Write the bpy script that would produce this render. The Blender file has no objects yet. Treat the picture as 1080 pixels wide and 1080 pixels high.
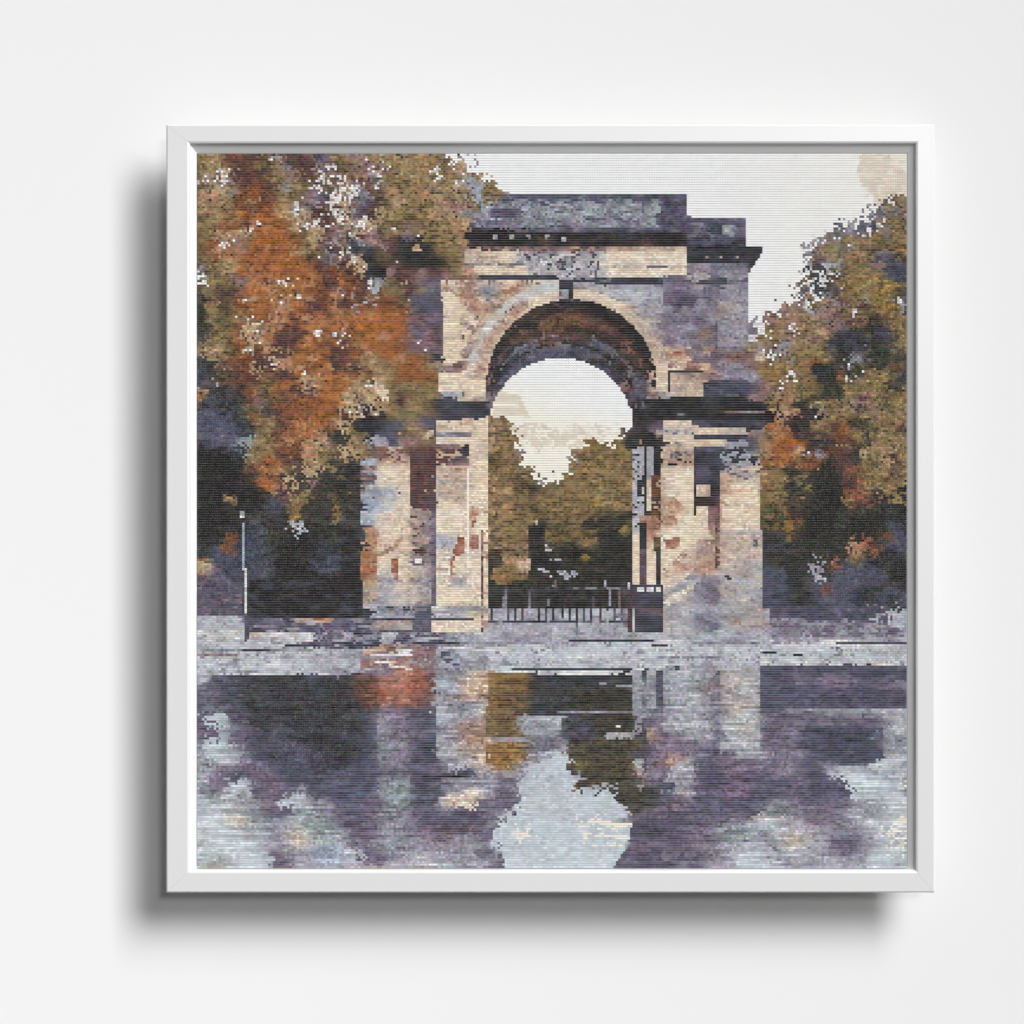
import bpy, math
import numpy as np

rng = np.random.default_rng(11)
SC = bpy.context.scene
COL = SC.collection
CAM_D = 3.0                     # metres from the frame's front face to the lens
D_CLOTH = 0.0065                # the embroidery lies 6.5 mm behind the frame's front
D_WALL = 0.048

# ------------------------------------------------------------------ embroidery chart
# The stitch chart: every letter is a thread-colour family, one letter per 4 x 4 stitches.
FAM = {  # letter: (r, g, b, lightness spread, hue spread)
 'k': (36,34,33,.24,5), 'K': (54,53,46,.26,8), 'n': (56,59,70,.20,7), 'N': (78,80,98,.16,7),
 'v': (92,82,104,.18,8), 'p': (114,104,122,.15,7), 'P': (158,152,166,.13,7), 'g': (130,132,142,.17,9),
 'G': (176,177,184,.11,8), 'w': (198,204,210,.07,5), 'W': (222,220,220,.10,6), 'c': (232,214,190,.09,7),
 'C': (202,182,158,.13,7), 't': (164,138,104,.18,9), 'T': (134,113,76,.22,9), 'o': (102,86,58,.24,9),
 'O': (160,98,50,.17,6), 'r': (130,78,46,.21,7), 'R': (104,64,46,.22,6), 'm': (86,60,58,.24,8),
 'b': (78,60,52,.22,8), 'u': (142,112,114,.18,8), 's': (186,146,122,.16,8), 'a': (142,156,156,.14,9),
 'A': (196,205,212,.06,4), 'B': (160,172,188,.12,7), 'y': (142,110,56,.20,9), 'd': (64,60,44,.26,9),
 'e': (152,92,72,.17,8), 'S': (243,244,246,.008,1.5), 'D': (238,232,220,.012,3), 'q': (216,203,186,.04,4),
}
CHART = """
TTtrRmooPmmmPvTTuCT CTtTsTTPSPSSSSSSSSS SSSSSSSSSSSSSSSSSSS SSSSSSSSSSSDDqqqDD
TtTmmRTmtgmmPWPoTuW WTtTtsTTCPSSSSSSSSS SSSSSSSSSSSSSSSSSSS SSSSSSSSSSSSDqqqqD
PPWPmmmoTusmoWWPosP PTTtTTWTtTTCSSSSSSS SSSSSSSSSSSSSSSSSSS SSSSSSSSSSSSDqDqqD
ooCgmrrmTgToWoPWWPP PToTstCTCPBTTPSSSSS SSSSSSSSSSSSSSSSSSS SSSSSSSSSSSSDqqqqD
tstTrrrRTToupvWWWgm ostTsTtTtTBTTNgggNn gnggggggaagvvvSSSSS SSSSSSSSSSSSSDqqqD
stTTRPrRttWpPmWCPvm otCTTTtuumTBgPggGag gGGgGGGGgGgvvvSSSSS SSSSSSSSSSSSSSPNTT
otTTOrOOOtCtmmccPvm CTToTTttsgpPBvvvpga aasGgggGgavvvvpvvvv vSSSSSSSSSSSSSgNTy
oTrOrrsOOOtWWmWPCcC TTouTTTTsCNNgpppppP gaGNnnPgNaGvvNpPvNa pSSSSSSSSSSPpgWPTT
TTssCPOOOOrTCmuPCcu mTupTTTTtTkkkkkkkkk gPpnnvgPgpNNNNvvnNa vSSSSSSSSPPPpPNgTy
TrCcuOOrOOrTtmPPngC umKKkKTTtTkmmmkkkkk knkkvkkkkkvvnNvNvNg vSSSSSSSPTTTTTTNTT
orsOsOrOrOCToPmWPnn omKkCKoTTsCCcccvvPg PGPPgCcccccccNnnknk nnSSSSSTTTTgtTNNTy
otTtOrOrOOOrRpPmCCk ommkkkkoTsuCCcPPPGg WGGPGCccccccckkkkkk nnSSSSSPvgPTyTpNNN
goTtOsOrOOOOrRrrRCk kummummuTTscccccpGg PGGgPccccccccCPPPpP PnSSSSSWnGNvTTTyNN
WTTouOsrCcOsrmmORmG gommuvpmTtmgnnnnnnn gGGnnnnnnnnPpvgCgng GNSSSSSNnWnTtTTTyN
oTmouOOsOOcOrrsPrmG oTTmTgNnuCccGccccGN nNccCPccGPPvppgPpPP PPSSSSgWnNmTyTTyyN
KTomrCOOcsOsmrsOPRG rrooTNNNncCsCgsscCm kkkCccsgcPPpvnvPpPp PuSSSSPWWgPTTPTyTN
KToorOrOssOrmrsOPOs OrrrPNNNncCscssCmmv mkkknCcsCPpPpPpPpCG CPSSPuTPPuTTWmTyTP
KTooTcrmsOmsOsOsOOO OOOruppuncscGscsmmb mmmkkkCcsCPpgpppPpu PPSuvTuTTuuTmTKmoT
KKoorCcsrmrOsrOPrOO OOOuuppuncscGcsmvRb mokkkkmCssPPppGyPpm GpWTTuWTtTuumKkoTT
nTTorsCOmmOOCsOcrOO sOOoCuncccsGCmmkbRk obmkokmmmkCPPpPyPPm PWTTPTTTuTvNNNvPnT
TttorCRsmmmOOrmmrsO OOrrTCnccssGCmmkvNN nNvkkokkmmmCPppPnPP PTPWgPTTTNNKvNKnTT
ntTmrRmmCsOOsOmmrtt OOsOrTnccsGscmmknNN nknvvkkkmumsCpmsePe euCWPPTTToNKgPKKNn
nKmmrrCmcssrrOsmmTt TTOrOTtCTscscmmvkSS SSSkvnkkvusccCCCsep puTyTTTOrKKGnNKKNv
NKommRmrmmOCssOOsrT tTrOrOTcccccsmvkSSS SSSSSkkkkvssCssuuup pPTyyWTTTkrKWTTTNK
NBomRRoTrOOCsOOOttc CTTTTTTcccccskSSSSS SSSSSSkkkvnucsCCNNN nNuTWTTToKKTTTyTNK
TnKnKroroRmmrOOCttt cTmToTTNPPccmkDqDDS SSSSSSSkkggPPPCNNNN nuuTtsTToKKTTuTToT
KNKKKouorrrOrOOCtnC tTmtToCkkknkmkqqDDD SSSSSSSSkukkkkkkkkk kkkTsTKKPTTTumTNTT
NNNNnornRrrrOOrmCck KTTToToknnnnTmqqDDD DDSSSSSSkkkknGnkkuu uukkCsmKkTTTKTuTTt
NNNNnKTTmROsOrsCokk nNNTuNNccsccuTTTDDD DDSSSSSPkkvvcGcvvnn nNKOsmKKTTmrKNTTTm
NNpNNnTTmrsOsTKKTTk NNoTTCnCppCcTTTPDDD DDDDDDTTkkumuccCccG CPPOsOrmTmrrTKTTTT
NNpNgaTTrsrsCuoKtTB PNuuTTnccccCNTTTDDD DDPvTTTTskkmkcCcccn PNTOOrOmKKRmTKTTtT
kkkNnaTTmrRssToCtTN umumummsumkCTTTDDDD DDTTTTTTBgkcCCgkkng gnnOOsCmgRRmKCTttT
kkkkkTOOrRbsTTKoKkN ssersmmCCmucTTTTDDD DBTTTTTrBgkuCCgkkPN NGnsOroOrKKmnTTtmT
kkkkkbOOsTbCCKTKkKg sccCmmmuCCCcTTTTCDD DBTTTTTTBgkmcccNkpG CPnTTKKmKkmReoTTmT
kkkkkbrOmCbKuKKkKTB NccCmmmcPBscTTTTTPP vTToTTTTnkCrcccpkuC CCpTTKTKKkKmRTTTTT
kkkkkkKrsmCKmKKKkKA BBCcummCPeBcsTTTTPT TTToTTTTGnCscccCksC sucToKKTkkkReTKTTk
kkkTkkkKNmTTKKoKKKB NBCCmmmGPsBcsTTTtTT TTTTTTToBnCrsccmksC cccTTKoKkkkTReokTT
kkkKkkKNnbTKKKyKKNB BBccuvmccCPcsrTTTTT TTToToKKBnCrsecCkcc cccTTmKKkkkKKKKKnk
kkkkKKKmnkyKKKTNKnA BccCuvcWcWscTtTTKTT yTyKKkKKPnmesWcCmcc cWPKKyrkkkKKkkkKkk
kkKnknNKKKGkKKKKNns ccscmsucWcscTtTTKNT TTyTKkKTGkseWcccmcW WcPKKyKkkkKKkkKKNn
kkkrknNKKkkkkKKKnNs ccWCusucBesCTTTTkPN TyKoKkTKckCKcscccmc WcvNyyKkKKkKkkKrNN
KnNrnNnNKkkknnKKnKs cscCPuucBescKTTTkNP KKKToKkKckCdeecCsmc esGkTKKKKkKKseeKNN
KNNNnnNKkkkKknNnKks ccsCuuPcWsccKTTTkkP KKyTKkkkcmCnccCssmC sCcnKKKKKKKnTKKKkn
CpNNnnNNkkkkNNNnmks secCPuucWscckTTTkGk GKKKKkkkcmCncccssgC sGCnkkKKPKeNNNnKKk
TpNnNNnKkkkkkkkmKkC BesCPsucWscckrTTkkk GGGKKkkkcvCncscsssg GGcNkkKKGnNNNNNNKK
gpNnNNnnkkkkkkkKkkG GcCcPCgccBBckTTkkkk kmkmkPgkcNNncBCppPp GCsNNnKNNmNvNnNKKk
ppNNnNKkkkkkkkkkkkP GcGCgCPcccBckNkkKkk kkNkmGmknNNnCcPppGC CCGNNnKNNeNNnKKNNN
upNNnKkkkkknkkkkkkP GcGcPPgccccckNkKkkk knNkmGmknNNncGPpvGP GGPNNnKKNNNNnKNNKn
PPNKnKkkkKNNnKnNnnn gggNNNgWgCCcGgGgGGG GnGGGGNGmvNvGcGpNPs GGGGNNNNNNNNnNPvGG
GGGGGpKKnNNkCuCNNvG sCCsgNcccccCgNggGGg PnPGgGPnGNvpGCGggGs sGGGPuuvNNNPPNGNGB
GGGPPPgnpPNNvvNvNkv gNNNNNcccCCcnGGGGGG GpGPGGGuGNNNgGggggG PGGGPppPpgpPGPpPpP
WCCWWgWWGGCCGGPpPpp NggggGGGGgGGGGGGGGG gGngnnnnngGGGGGggGg GGgGGagGGaGGGGPGPP
GGGCGggnGGWGGGgpupp NNsssNNNgGGsGGWGGGG NGgWGGGGGNmGGGGgGGG GGWaGGGWGGGGGGWWGC
WWGWWGWCWGggGPPPpuu uusCCsNNgPGsGWWGGWG WWWGGWGGWGGGGWGgPGG GGGWGGWWGWWGGWCWWC
WWWWgNGgGWGGPWPPppu uussesuPPgCsWWWWWWG WWWWWWWWWNGgnPGGPGG GGGNNNNNPNNNNNKKPN
APupNNNNNnnnNNNNmmm ueeeemBBPCCsmbyyNgN NNnnNNNkGgGNGgagvGs CGGNNNuNNuuuuNnnNp
gpupNnNNnnKKnKKNnmm ueeeemBgPsCsmbyyKNn NnNNNpNnGNGnPGaspgN aGGNNNuuNuuuuNnKvu
pvNNnnKKKKKKKKKKbee seeeeeGgPsCCmmyyKNN NnndKddkPNPNGGGgPvP GGWNNNNNuupuNNKNup
NgauNnnKKNKKKNNKmme gGpueNGGgPBCooyyKKK nNnNdKKKPNpNGWGGgvg aGgNNPNgPGGGggGuGG
vAAapNKKKKKKKKKKKNp gGuPNNWgPPPGTTygggG GNnNKKKKGNuvPWGGgvG GGGNPPvvPPpPvuuGGG
vvAapPnnKKKKNKKKKNu PGpgNNggPsssTmToagp aNnnKKKKPNspGWGGgvP GWGaPNpPvNvvNNNPGG
vvAavpNKKKNNNKGKKNN pPvvNNGGPsssTTgggGa aNddNGGGKkspPPPGPvG GCCaagPNNNvNnNNGgG
gAAApPNNNNPNNKKKKNN gggPPNGGgssCyyyoPaG Pdyydndyykuupppppvg aAGGpPvNNNNNNNNuag
pAAAaPvNNNNWNNKKnNN aCgPNNGGgPsCOyyTPgA AAdodyydNkuNspGgNvp GGGPvpPNvpNNNNNGGG
agPPpuvpPNNNKKnNNNN aGCPuupGGGPCrygPPAA AAAydydyGkuNGGGgNNu pppvPPvNpPPGgNAAGP
aPpvNNuuvNNNKKNNNNn PPGPvvpNNNgGgPgPAAA AAKydyddsNPNPGGGNNu uNvpPppNNNGAAAGGPG
appAAPNuuNNNNNNNNNn gaaapppggGgBPpppAAA AAAgPGGdddNNPPGPNvu uNNNNvpNvvNvAAAAAD
apPAGvNppNGPNNvNNNN PaaappNGPccPGppPAAA AAAAANdddKNNGgPPNpu uNnNNppNNpNNAAAAAG
AaWAGgGpuAAPPPvNNpp paaPpvPGcccuGpppPAA AAAAAAANKKNuuPNNNNv NNvpapvNvpppGgPGAG
AAAGGagvvvaagapvNpu pagppNpgNvNvgpPPAGG AAAAAAGPNNKuupNNvNp vvpaapPppppPAGgGAG
AWACCPaapGGaaapvvpv gPpPvvvNvNvvgPAAAAA AAAAAADDpvNvNNNppgP pPAAGPPPuppgPGAGAD
WAAAAGAPPgCGaaaPvpv PaPgpupmpmppGGAAAAA AAAAAADDvvpvNnvpPag aagaGGGGPGggPPGADG
GWAAAAGPPPCCaaBPvpu PaPggPugpPGGPAADDAA AAAAAAAPpNNpvvppPaG gGPgGCCGPPvvpPGAAD
GAAWAAAPvgPPBBBGGvp pGvGPPgPpGgPPgADAAA AAAAAAAPpvNvpvpugPG GAAGgGGPGPpvpPGADA
AaGWAAAGvvPPPBBPAvp vPgGGGPgPgaPPPPAAAA AAAAAAPpvvvPpagPpPG AAaAgGGPaPGgPgAAAa
ACCGAAAAGvGAPABPAGP PGGaGGGGPaPPPvAAAAA AAAAAAPpvvNPPPGgGPG AAAAGgPPaGGGPGAAAG
"""
rows = [l.replace(' ', '') for l in CHART.strip().split('\n')]
assert len(rows) == 76, len(rows)
for i, l in enumerate(rows):
    assert len(l) == 75, (i, len(l))

NC = 300                                            # stitches across and down
X0, X1, Y0, Y1 = 208.0, 956.3, 162.0, 915.6         # extent of the stitching, in millimetres of the design
SX, SY = (X1-X0)/NC, (Y1-Y0)/NC
cx = X0 + (np.arange(NC)+.5)*SX
cy = Y0 + (np.arange(NC)+.5)*SY
PX, PY = np.meshgrid(cx, cy)                        # row 0 is the top

def smooth(sx, sy, seed):
    """value noise in about -1..1 with cells of sx by sy stitches"""
    r = np.random.default_rng(seed)
    w, h = int(NC/sx)+3, int(NC/sy)+3
    g = r.uniform(-1, 1, (h, w))
    u = np.arange(NC)/sx; v = np.arange(NC)/sy
    iu = u.astype(int); iv = v.astype(int)
    fu = u-iu; fv = v-iv
    fu = fu*fu*(3-2*fu); fv = fv*fv*(3-2*fv)
    a = g[np.ix_(iv, iu)]; b = g[np.ix_(iv, iu+1)]
    c = g[np.ix_(iv+1, iu)]; d = g[np.ix_(iv+1, iu+1)]
    fu = fu[None, :]; fv = fv[:, None]
    return (a*(1-fu)+b*fu)*(1-fv) + (c*(1-fu)+d*fu)*fv

def runs(seed, keep=.55):
    """thread runs: a value carried over a few neighbouring stitches of a row"""
    r = np.random.default_rng(seed)
    base = r.normal(0, 1, (NC, NC)); k = r.random((NC, NC)) < keep
    out = base.copy()
    for i in range(1, NC):
        out[:, i] = np.where(k[:, i], out[:, i-1], base[:, i])
    return out

letters = sorted(FAM)
LI = {c: i for i, c in enumerate(letters)}
grid = np.array([[LI[c] for c in l] for l in rows])
FB = np.array([FAM[c][:3] for c in letters], float)
FL = np.array([FAM[c][3] for c in letters])
FH = np.array([FAM[c][4] for c in letters])

# displaced look-up: patch borders wander instead of following the 10 mm chart squares
amp = np.full((NC, NC), 5.0)
stone = (PX > 395) & (PX < 806) & (PY > 262) & (PY < 668)
amp[stone] = 3.2
fol = ~stone & (PY < 650); wat_ = PY > 712
jw = np.where(fol, .62, np.where(wat_, .55, .2))
wx = smooth(2.2, 1.4, 1)*amp*1.0 + smooth(5, 4, 2)*amp*.6 + rng.normal(0, 1, (NC, NC))*amp*jw
wy = smooth(2.6, 1.4, 3)*amp*.9 + smooth(6, 4, 4)*amp*.6 + rng.normal(0, 1, (NC, NC))*amp*jw
wy[PY > 700] *= .8; wx[PY > 700] *= 1.5
gi = np.clip(((PX+wx-208)/10).astype(int), 0, 74)
gj = np.clip(((PY+wy-162)/10).astype(int), 0, 75)
IDX = grid[gj, gi].copy()
# sky glimpses in the left crown are only a few stitches each
gl = np.isin(IDX, [LI[c] for c in 'WPGBwc']) & fol & (PX < 480) & (PY < 480)
fn = smooth(1.35, 1.15, 17) + .5*rng.normal(0, 1, (NC, NC))
alt = np.array([LI[c] for c in 'moTuRCpT'])[rng.integers(0, 8, (NC, NC))]
IDX = np.where(gl & (fn < np.where(IDX == LI['W'], .0, .30)), alt, IDX)
gr = np.isin(IDX, [LI[c] for c in 'WPGw']) & fol & (PX > 800) & (PY > 300) & (PY < 520)
IDX = np.where(gr & (fn < .35), np.array([LI[c] for c in 'ToNKpTu'])[rng.integers(0, 7, (NC, NC))], IDX)
RAW = np.full((NC, NC, 3), -1.0)                    # colours laid over the chart

def M(pts):
    """mask of stitches inside a polygon"""
    m = np.zeros((NC, NC), bool)
    n = len(pts)
    for i in range(n):
        xa, ya = pts[i]; xb, yb = pts[(i+1) % n]
        if ya == yb: continue
        c = ((PY >= min(ya, yb)) & (PY < max(ya, yb)) & (PX < xa + (PY-ya)*(xb-xa)/(yb-ya)))
        m ^= c
    return m
def R(x0, y0, x1, y1): return (PX >= x0) & (PX < x1) & (PY >= y0) & (PY < y1)
def circ(x, y, r): return np.hypot(PX-x, PY-y) < r
def lay(mask, letter, mix=None, p=.4, seed=None):
    IDX[mask] = LI[letter]
    if mix:
        r = np.random.default_rng(seed or int(mask.sum())+ord(letter))
        q = .7*runs(int(r.integers(1e6)), .62) + 1.5*smooth(3.4, 1.9, int(r.integers(1e6))) + .5*smooth(7, 5, int(r.integers(1e6)))
        if letter in 'cC': p = p*.7
        ql = np.argsort(np.argsort(q[mask]))/max(1, mask.sum())
        ii = np.argwhere(mask)
        sel = ql < p
        pick = np.array([LI[c] for c in mix])[(ql[sel]/p*len(mix)).astype(int).clip(0, len(mix)-1)]
        IDX[ii[sel, 0], ii[sel, 1]] = pick
def line(x0, y0, x1, y1, w, letter):
    dx, dy = x1-x0, y1-y0; L = math.hypot(dx, dy)
    t = ((PX-x0)*dx+(PY-y0)*dy)/L/L
    d = np.abs((PX-x0)*dy-(PY-y0)*dx)/L
    IDX[(t >= 0) & (t <= 1) & (d < w/2)] = LI[letter]
edge = smooth(1.6, 1.3, 9)

# --- sky, with the crowns' ragged edge kept from the chart
lay(M([(533,150),(533,203),(570,206),(724.4,207),(724.4,228.5),(787,229.5),(787,260),(805,260),(805,266),(790,287),(789.5,316),
       (787,316),(787,330),(789.5,342),(800,331),(818,318),(838,304),(843,285),(840,268),(856,255),(880,245),(905,230),(920,222),(905,150)]), 'S')
sky_l = M([(477,158),(484,172),(498,185),(512,188),(524,195),(531,203),(540,204),(540,158)]); lay(sky_l & (edge > -.5), 'S')
lay(M([(905,160),(940,160),(934,166),(948,176),(956,184),(958,210),(942,213),(925,212),(910,198),(903,180),(908,170)]) & (edge > -.75), 'q')
lay(R(903,160,957,212) & (edge > .55), 'D')

# --- attic storey
at = M([(492,205),(570,205),(570,207.3),(724.4,207.3),(724.4,229),(787,229.5),(787,262),(724,262),(724,247),(492,247),(488,230)])
att = at & (PX > 530)
lay(R(530,204,724,208.5), 'N', 'nNg', .5)
lay(att & R(530,208.5,700,214), 'N', 'gPaN', .7)
lay(att & R(540,214,696,232), 'g', 'aGGNpa', .75)
lay(R(518,219,550,229), 'v', 'Np', .4); lay(R(616,229,640,239), 'n', 'Nvk', .6); lay(R(585,226,612,236), 'a', 'GgsB', .6)
lay(R(500,232,700,240), 'g', 'pPNB', .6); lay(R(560,239,700,245), 'N', 'gpv', .6)
lay(R(674,229,696,238), 'a', 'Gg', .4)
lay(M([(697,208),(724.4,208),(724.4,247),(700,247),(690,232),(700,222)]), 'v', 'Nnvp', .7)
lay(R(724,229,787,240), 'v', 'pNPN', .6); lay(R(724,238,787,250), 'N', 'vngp', .7); lay(R(750,236,762,248),'n','N',.4)
lay(R(762,238,776,248), 'a', 'Gg', .5); lay(R(770,241,787,258), 'g', 'PpN', .5); lay(R(724,250,787,262), 'N', 'nvkp', .7)
lay(R(722,261,805,267), 'k', 'nNk', .6)
lay(M([(722,266),(804,266),(796,278),(722,278)]), 'n', 'kKNnk', .8)
for x in (745, 757, 775): lay(R(x,269,x+4,273), 'g', 'C', .5)
# frieze shadow with dentils
lay(R(490,245,724,253), 'k', 'nKkm', .5); lay(R(496,252,724,260), 'k', 'bmnk', .6)
lay(R(488,260,640,264), 'u', 'mCsv', .6); lay(R(640,259,724,264), 'C', 'sPcu', .6)
for x in (522, 539.5, 558, 576): lay(M([(x-3.2,246.5),(x+3.2,246.5),(x+1.2,252.5),(x-1.2,252.5)]), 'G', 'PC', .4)
lay(R(592,250,598,254), 'G')
for x in (545, 551, 559): lay(R(x,250,x+2,262), 'n')
# entablature courses
lay(R(489,264,545,279), 'C', 'sGcP', .6); lay(R(522,265,541,277), 'c', 'C', .3)
lay(R(541,264,640,292), 'G', 'PWgpcGAC', .75, 5)
lay(R(552,266,632,290) & (smooth(1.8,1.5,21) > .25), 'N', 'gnPm', .7)
lay(((np.abs(PX-597)/9)**2+(np.abs(PY-281)/11)**2 < 1+.5*edge), 'g', 'WNPGn', .8, 22)
for x in (566, 583, 612, 627): lay(((np.abs(PX-x)/5)**2+(np.abs(PY-276)/6)**2 < 1+.6*edge) & (edge > -.2), 'W', 'GPg', .5, int(x))
lay(R(640,265,724,293), 'c', 'cDCW', .6); lay(R(646,280.5,724,283), 'P', 'pC', .6); lay(R(724,278,790,293), 'P', 'gpGuN', .7)
lay(R(749,286,751,298),'v'); lay(R(733,284,748,296), 'G', 'CP', .5)
lay(R(489,278,556,281), 'g', 'PN', .5); lay(R(489,281,557,291), 'c', 'cCsW', .6); lay(R(488,281,500,291), 's', 'Cu', .5)
lay(R(505,291,588,295.6), 'n', 'kNv', .5); lay(R(604,293.5,706,298), 'n', 'gkN', .5); lay(R(497,291,506,295),'u')
lay(R(700,290,733,300), 'p', 'gvPC', .6); lay(R(733,297,788,301), 'g', 'nNk', .6); lay(R(705,310,760,314), 'N', 'pvg', .6)
# spandrels and archivolt
sp = (PY > 296) & (PY < 378) & (PX > 465) & (PX < 590)
ft = np.hypot(PX-603, PY-406)
lay(sp & (ft > 90), 'c', 'CsuCcGe', .62, 3)
lay(sp & (ft > 90) & (ft < 104), 'c', 'WCcsP', .7)
lay((ft > 105.5) & (ft < 108) & (PX < 560) & (PY > 300) & (PY < 400), 's', 'umg', .6)
lay(sp & circ(510,312,22) & ~circ(512,310,15), 's', 'eCu', .6)
lay(sp & circ(515,309,9), 'g', 'NGa', .6); lay(R(465,315,487,378), 'c', 'CcP', .3); lay(R(485.5,296,487.5,378),'s','C',.4)
lay((ft > 90) & (ft < 103) & (PX > 600) & (PY < 388), 'c', 'CWsPc', .7)
lay((ft > 91) & (ft < 103) & (PX > 668) & (PY < 388) & (PY > 330), 'C', 'suPc', .7)
lay((ft > 103) & (PX > 640) & (PX < 700) & (PY > 300) & (PY < 345), 'P', 'GpCBwP', .7)
lay((ft > 104) & R(694,340,757,388), 'p', 'PPvuBp', .75); lay(R(735,345,752,360) & circ(745,352,6), 'y', 's', .4)
lay(R(700,366,757,392) & (ft > 104) & (smooth(5,2,31) > -.1), 's', 'euCc', .7)
lay(R(757.5,316,789,400), 'P', 'pgBGu', .75); lay(R(757,370,789,392) & (smooth(6,2,32) > 0), 'u', 'pme', .6)
lay(R(755,340,757.5,388), 'n'); lay(R(766,296,788,315) , 'P', 'Gpg', .6); lay(R(757,320,764,335),'s','Cu',.5); lay(R(764,321,787,330),'G','PC',.5)
line(463.5,316,463.5,380,2.4,'n'); line(465.5,318,465.5,376,1.6,'u')
lay(R(433,310,462,332), 'N', 'ngvp', .6); lay(R(430,330,462,372), 'p', 'umuv', .75)
la = (PX < 592) & (PY > 297) & (PY < 400) & (PX > 488)
lay(la & (ft > 112) & (ft < 119) & (PX < 560), 's', 'ugCs', .7, 501)
lay(la & (ft > 102) & (ft < 112), 'w', 'cGCWw', .7, 502)
lay(la & (ft > 92) & (ft < 102), 's', 'uCsC', .65, 503)
lay(la & (ft > 92) & (ft < 102) & (PX > 556), 'c', 'CWs', .5, 504)
lay(la & (ft > 90) & (ft < 92.6), 'c', 'W', .4)
lay(la & (ft > 101) & (ft < 103.2) & (edge > -.3) & (PX < 548), 'u', 'g', .3)
for x, y in ((534,331),(531,337),(537,327),(494,362),(490,355),(497,346),(492,340),(500,352),(489,370),(527,322),(541,323),(503,336)):
    lay(circ(x, y, 2.6) & (edge > -.5), 'g', 'mu', .5)
dd = np.hypot(PX-514, PY-307)
lay((dd > 14) & (dd < 21) & (PX > 490) & (PX < 545) & (PY > 298) & (PX < 520) & (edge > -.6), 's', 'eCu', .55, 505)
lay((dd < 9) & (PY > 298), 'g', 'GNaG', .6, 506); lay(circ(524,299,3),'G'); lay(R(512,314,520,318),'g','N',.5)
lay(R(525,300,560,325) & (ft > 113) & (edge > -.1), 's', 'eC', .6, 507)
ra = (PX > 604) & (PY > 297) & (PY < 390)
lay(ra & (ft > 101) & (ft < 110) & (PX < 690), 'G', 'PwAgC', .75, 511)
lay(ra & (ft > 90) & (ft < 93) , 'C', 'Gg', .5)
lay(ra & (ft > 93) & (ft < 101), 'c', 'WCc', .5, 512)
lay(ra & (ft > 93) & (ft < 104) & (PX > 656), 'C', 'scCP', .7, 513)
lay(ra & (ft > 101) & (ft < 103) & (edge > -.2), 'u', 'g', .4)
lay(((np.abs(PX-673)/10)**2+(np.abs(PY-311)/8)**2 < 1+.4*edge) & (ft > 101), 'w', 'aWG', .6, 514)
lay(R(700,299,745,312) & (smooth(6,2,515) > .0), 'p', 'vP', .6); lay(R(708,312,740,314.5),'n','v',.5)
# soffit of the vault, lit less and less towards the far opening
bk = (591.5, 454, 76.5); fr = (603, 406, 90)
vault = ((ft < 90) | (R(513,406,693,432))) & (PY < 432) & (PX < 694)
lay(vault, 'k')
prev = vault
ang = PX > 603
for side, bands in ((~ang, [(.0,'m','mubvp'), (.17,'k','kKbn'), (.36,'m','Rmbup'), (.52,'k','KbmR'), (.68,'k','kn'), (.76,'N','nvNg')]),
                    (ang, [(.0,'k','kKnb'), (.20,'m','mRbekb'), (.42,'K','kKbn'), (.56,'v','mbKNr'), (.68,'k','Kkn'), (.84,'K','nNkv')])):
    for t, a, mx in bands:
        c = tuple(fr[i]+(bk[i]-fr[i])*t for i in range(3))
        m = vault & side & (((np.hypot(PX-c[0], PY-c[1]) < c[2]+(0 if t else 5))) | ((PY > c[1]) & (abs(PX-c[0]) < c[2])))
        lay(m, a, mx, .7, int(t*100)+7)
lay(vault & R(572,326,622,338), 'm', 'Rbem', .7, 520); lay(vault & R(566,339,618,354) & (edge > -.5), 'o', 'bdyR', .7, 521); lay(vault & R(566,354,640,361), 'm', 'bR', .5, 522)
lay(vault & R(594,316,640,326), 'k', 'Kn', .4, 523)
lay(vault & R(540,360,640,377), 'N', 'ngvN', .7)
lay(vault & (PX > 655) & (PY < 415) & (smooth(1.8,1.5,44) > .1), 'm', 'eubk', .8)
lay(vault & (PX < 585) & (PY < 366) & (PY > 330) & (smooth(2.5,1.6,45) > .15), 'R', 'myo', .6)
for a in range(200, 345, 9):                        # coffer ribs
    ca, sa = math.cos(math.radians(a)), math.sin(math.radians(a))
    line(591.5+78*ca, 454+78*sa, 597+84*ca*1.02, 432+84*sa, 1.6, 'v' if a % 2 else 'g')
for rr, t in ((0,.2),(0,.5),(0,.75)):
    c = tuple(fr[i]+(bk[i]-fr[i])*t for i in range(3))
    d = np.hypot(PX-c[0], PY-c[1])
    IDX[vault & (abs(d-c[2]) < 1.5) & (PY < c[1]) & (edge > -.4)] = LI['k']
lay(R(590,296,604,318), 'n', 'kKgN', .6); lay(R(593,306,599,316), 'G', 'gP', .6)
# jambs of the vault beside the sky
lay(R(505,396,513,424), 'c', 'sC', .4); lay(R(504.5,388,507,415),'s'); lay(R(512,400,518,432), 'm', 'ukv', .6)
lay(R(668,388,684,420), 'v', 'pNkm', .7); lay(R(679.5,388,683,416), 'n'); lay(R(683,390,691,420), 's', 'CuP', .6)
lay(R(693,383,704,414), 'c', 'C', .3); lay(R(704,392,707,414), 'n', 'k', .4); lay(R(704,390,734,393),'n','k',.3)
lay(R(707,393,742,408), 'C', 'suCg', .6); lay(R(707,407,742,420), 'C', 'PsgcB', .7)
lay(R(743,402,787,421), 'N', 'nNgk', .6); lay(R(743,402,787,405), 'n')
lay(R(462,392,490,414), 'c', 'CcW', .4); lay(R(487,392,512,420), 'c', 'Cs', .3); lay(R(485,404,487,414),'s'); lay(R(466,413,490,421), 'B', 'PvNB', .7); lay(R(462,384,490,392),'u','gCm',.6)
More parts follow.
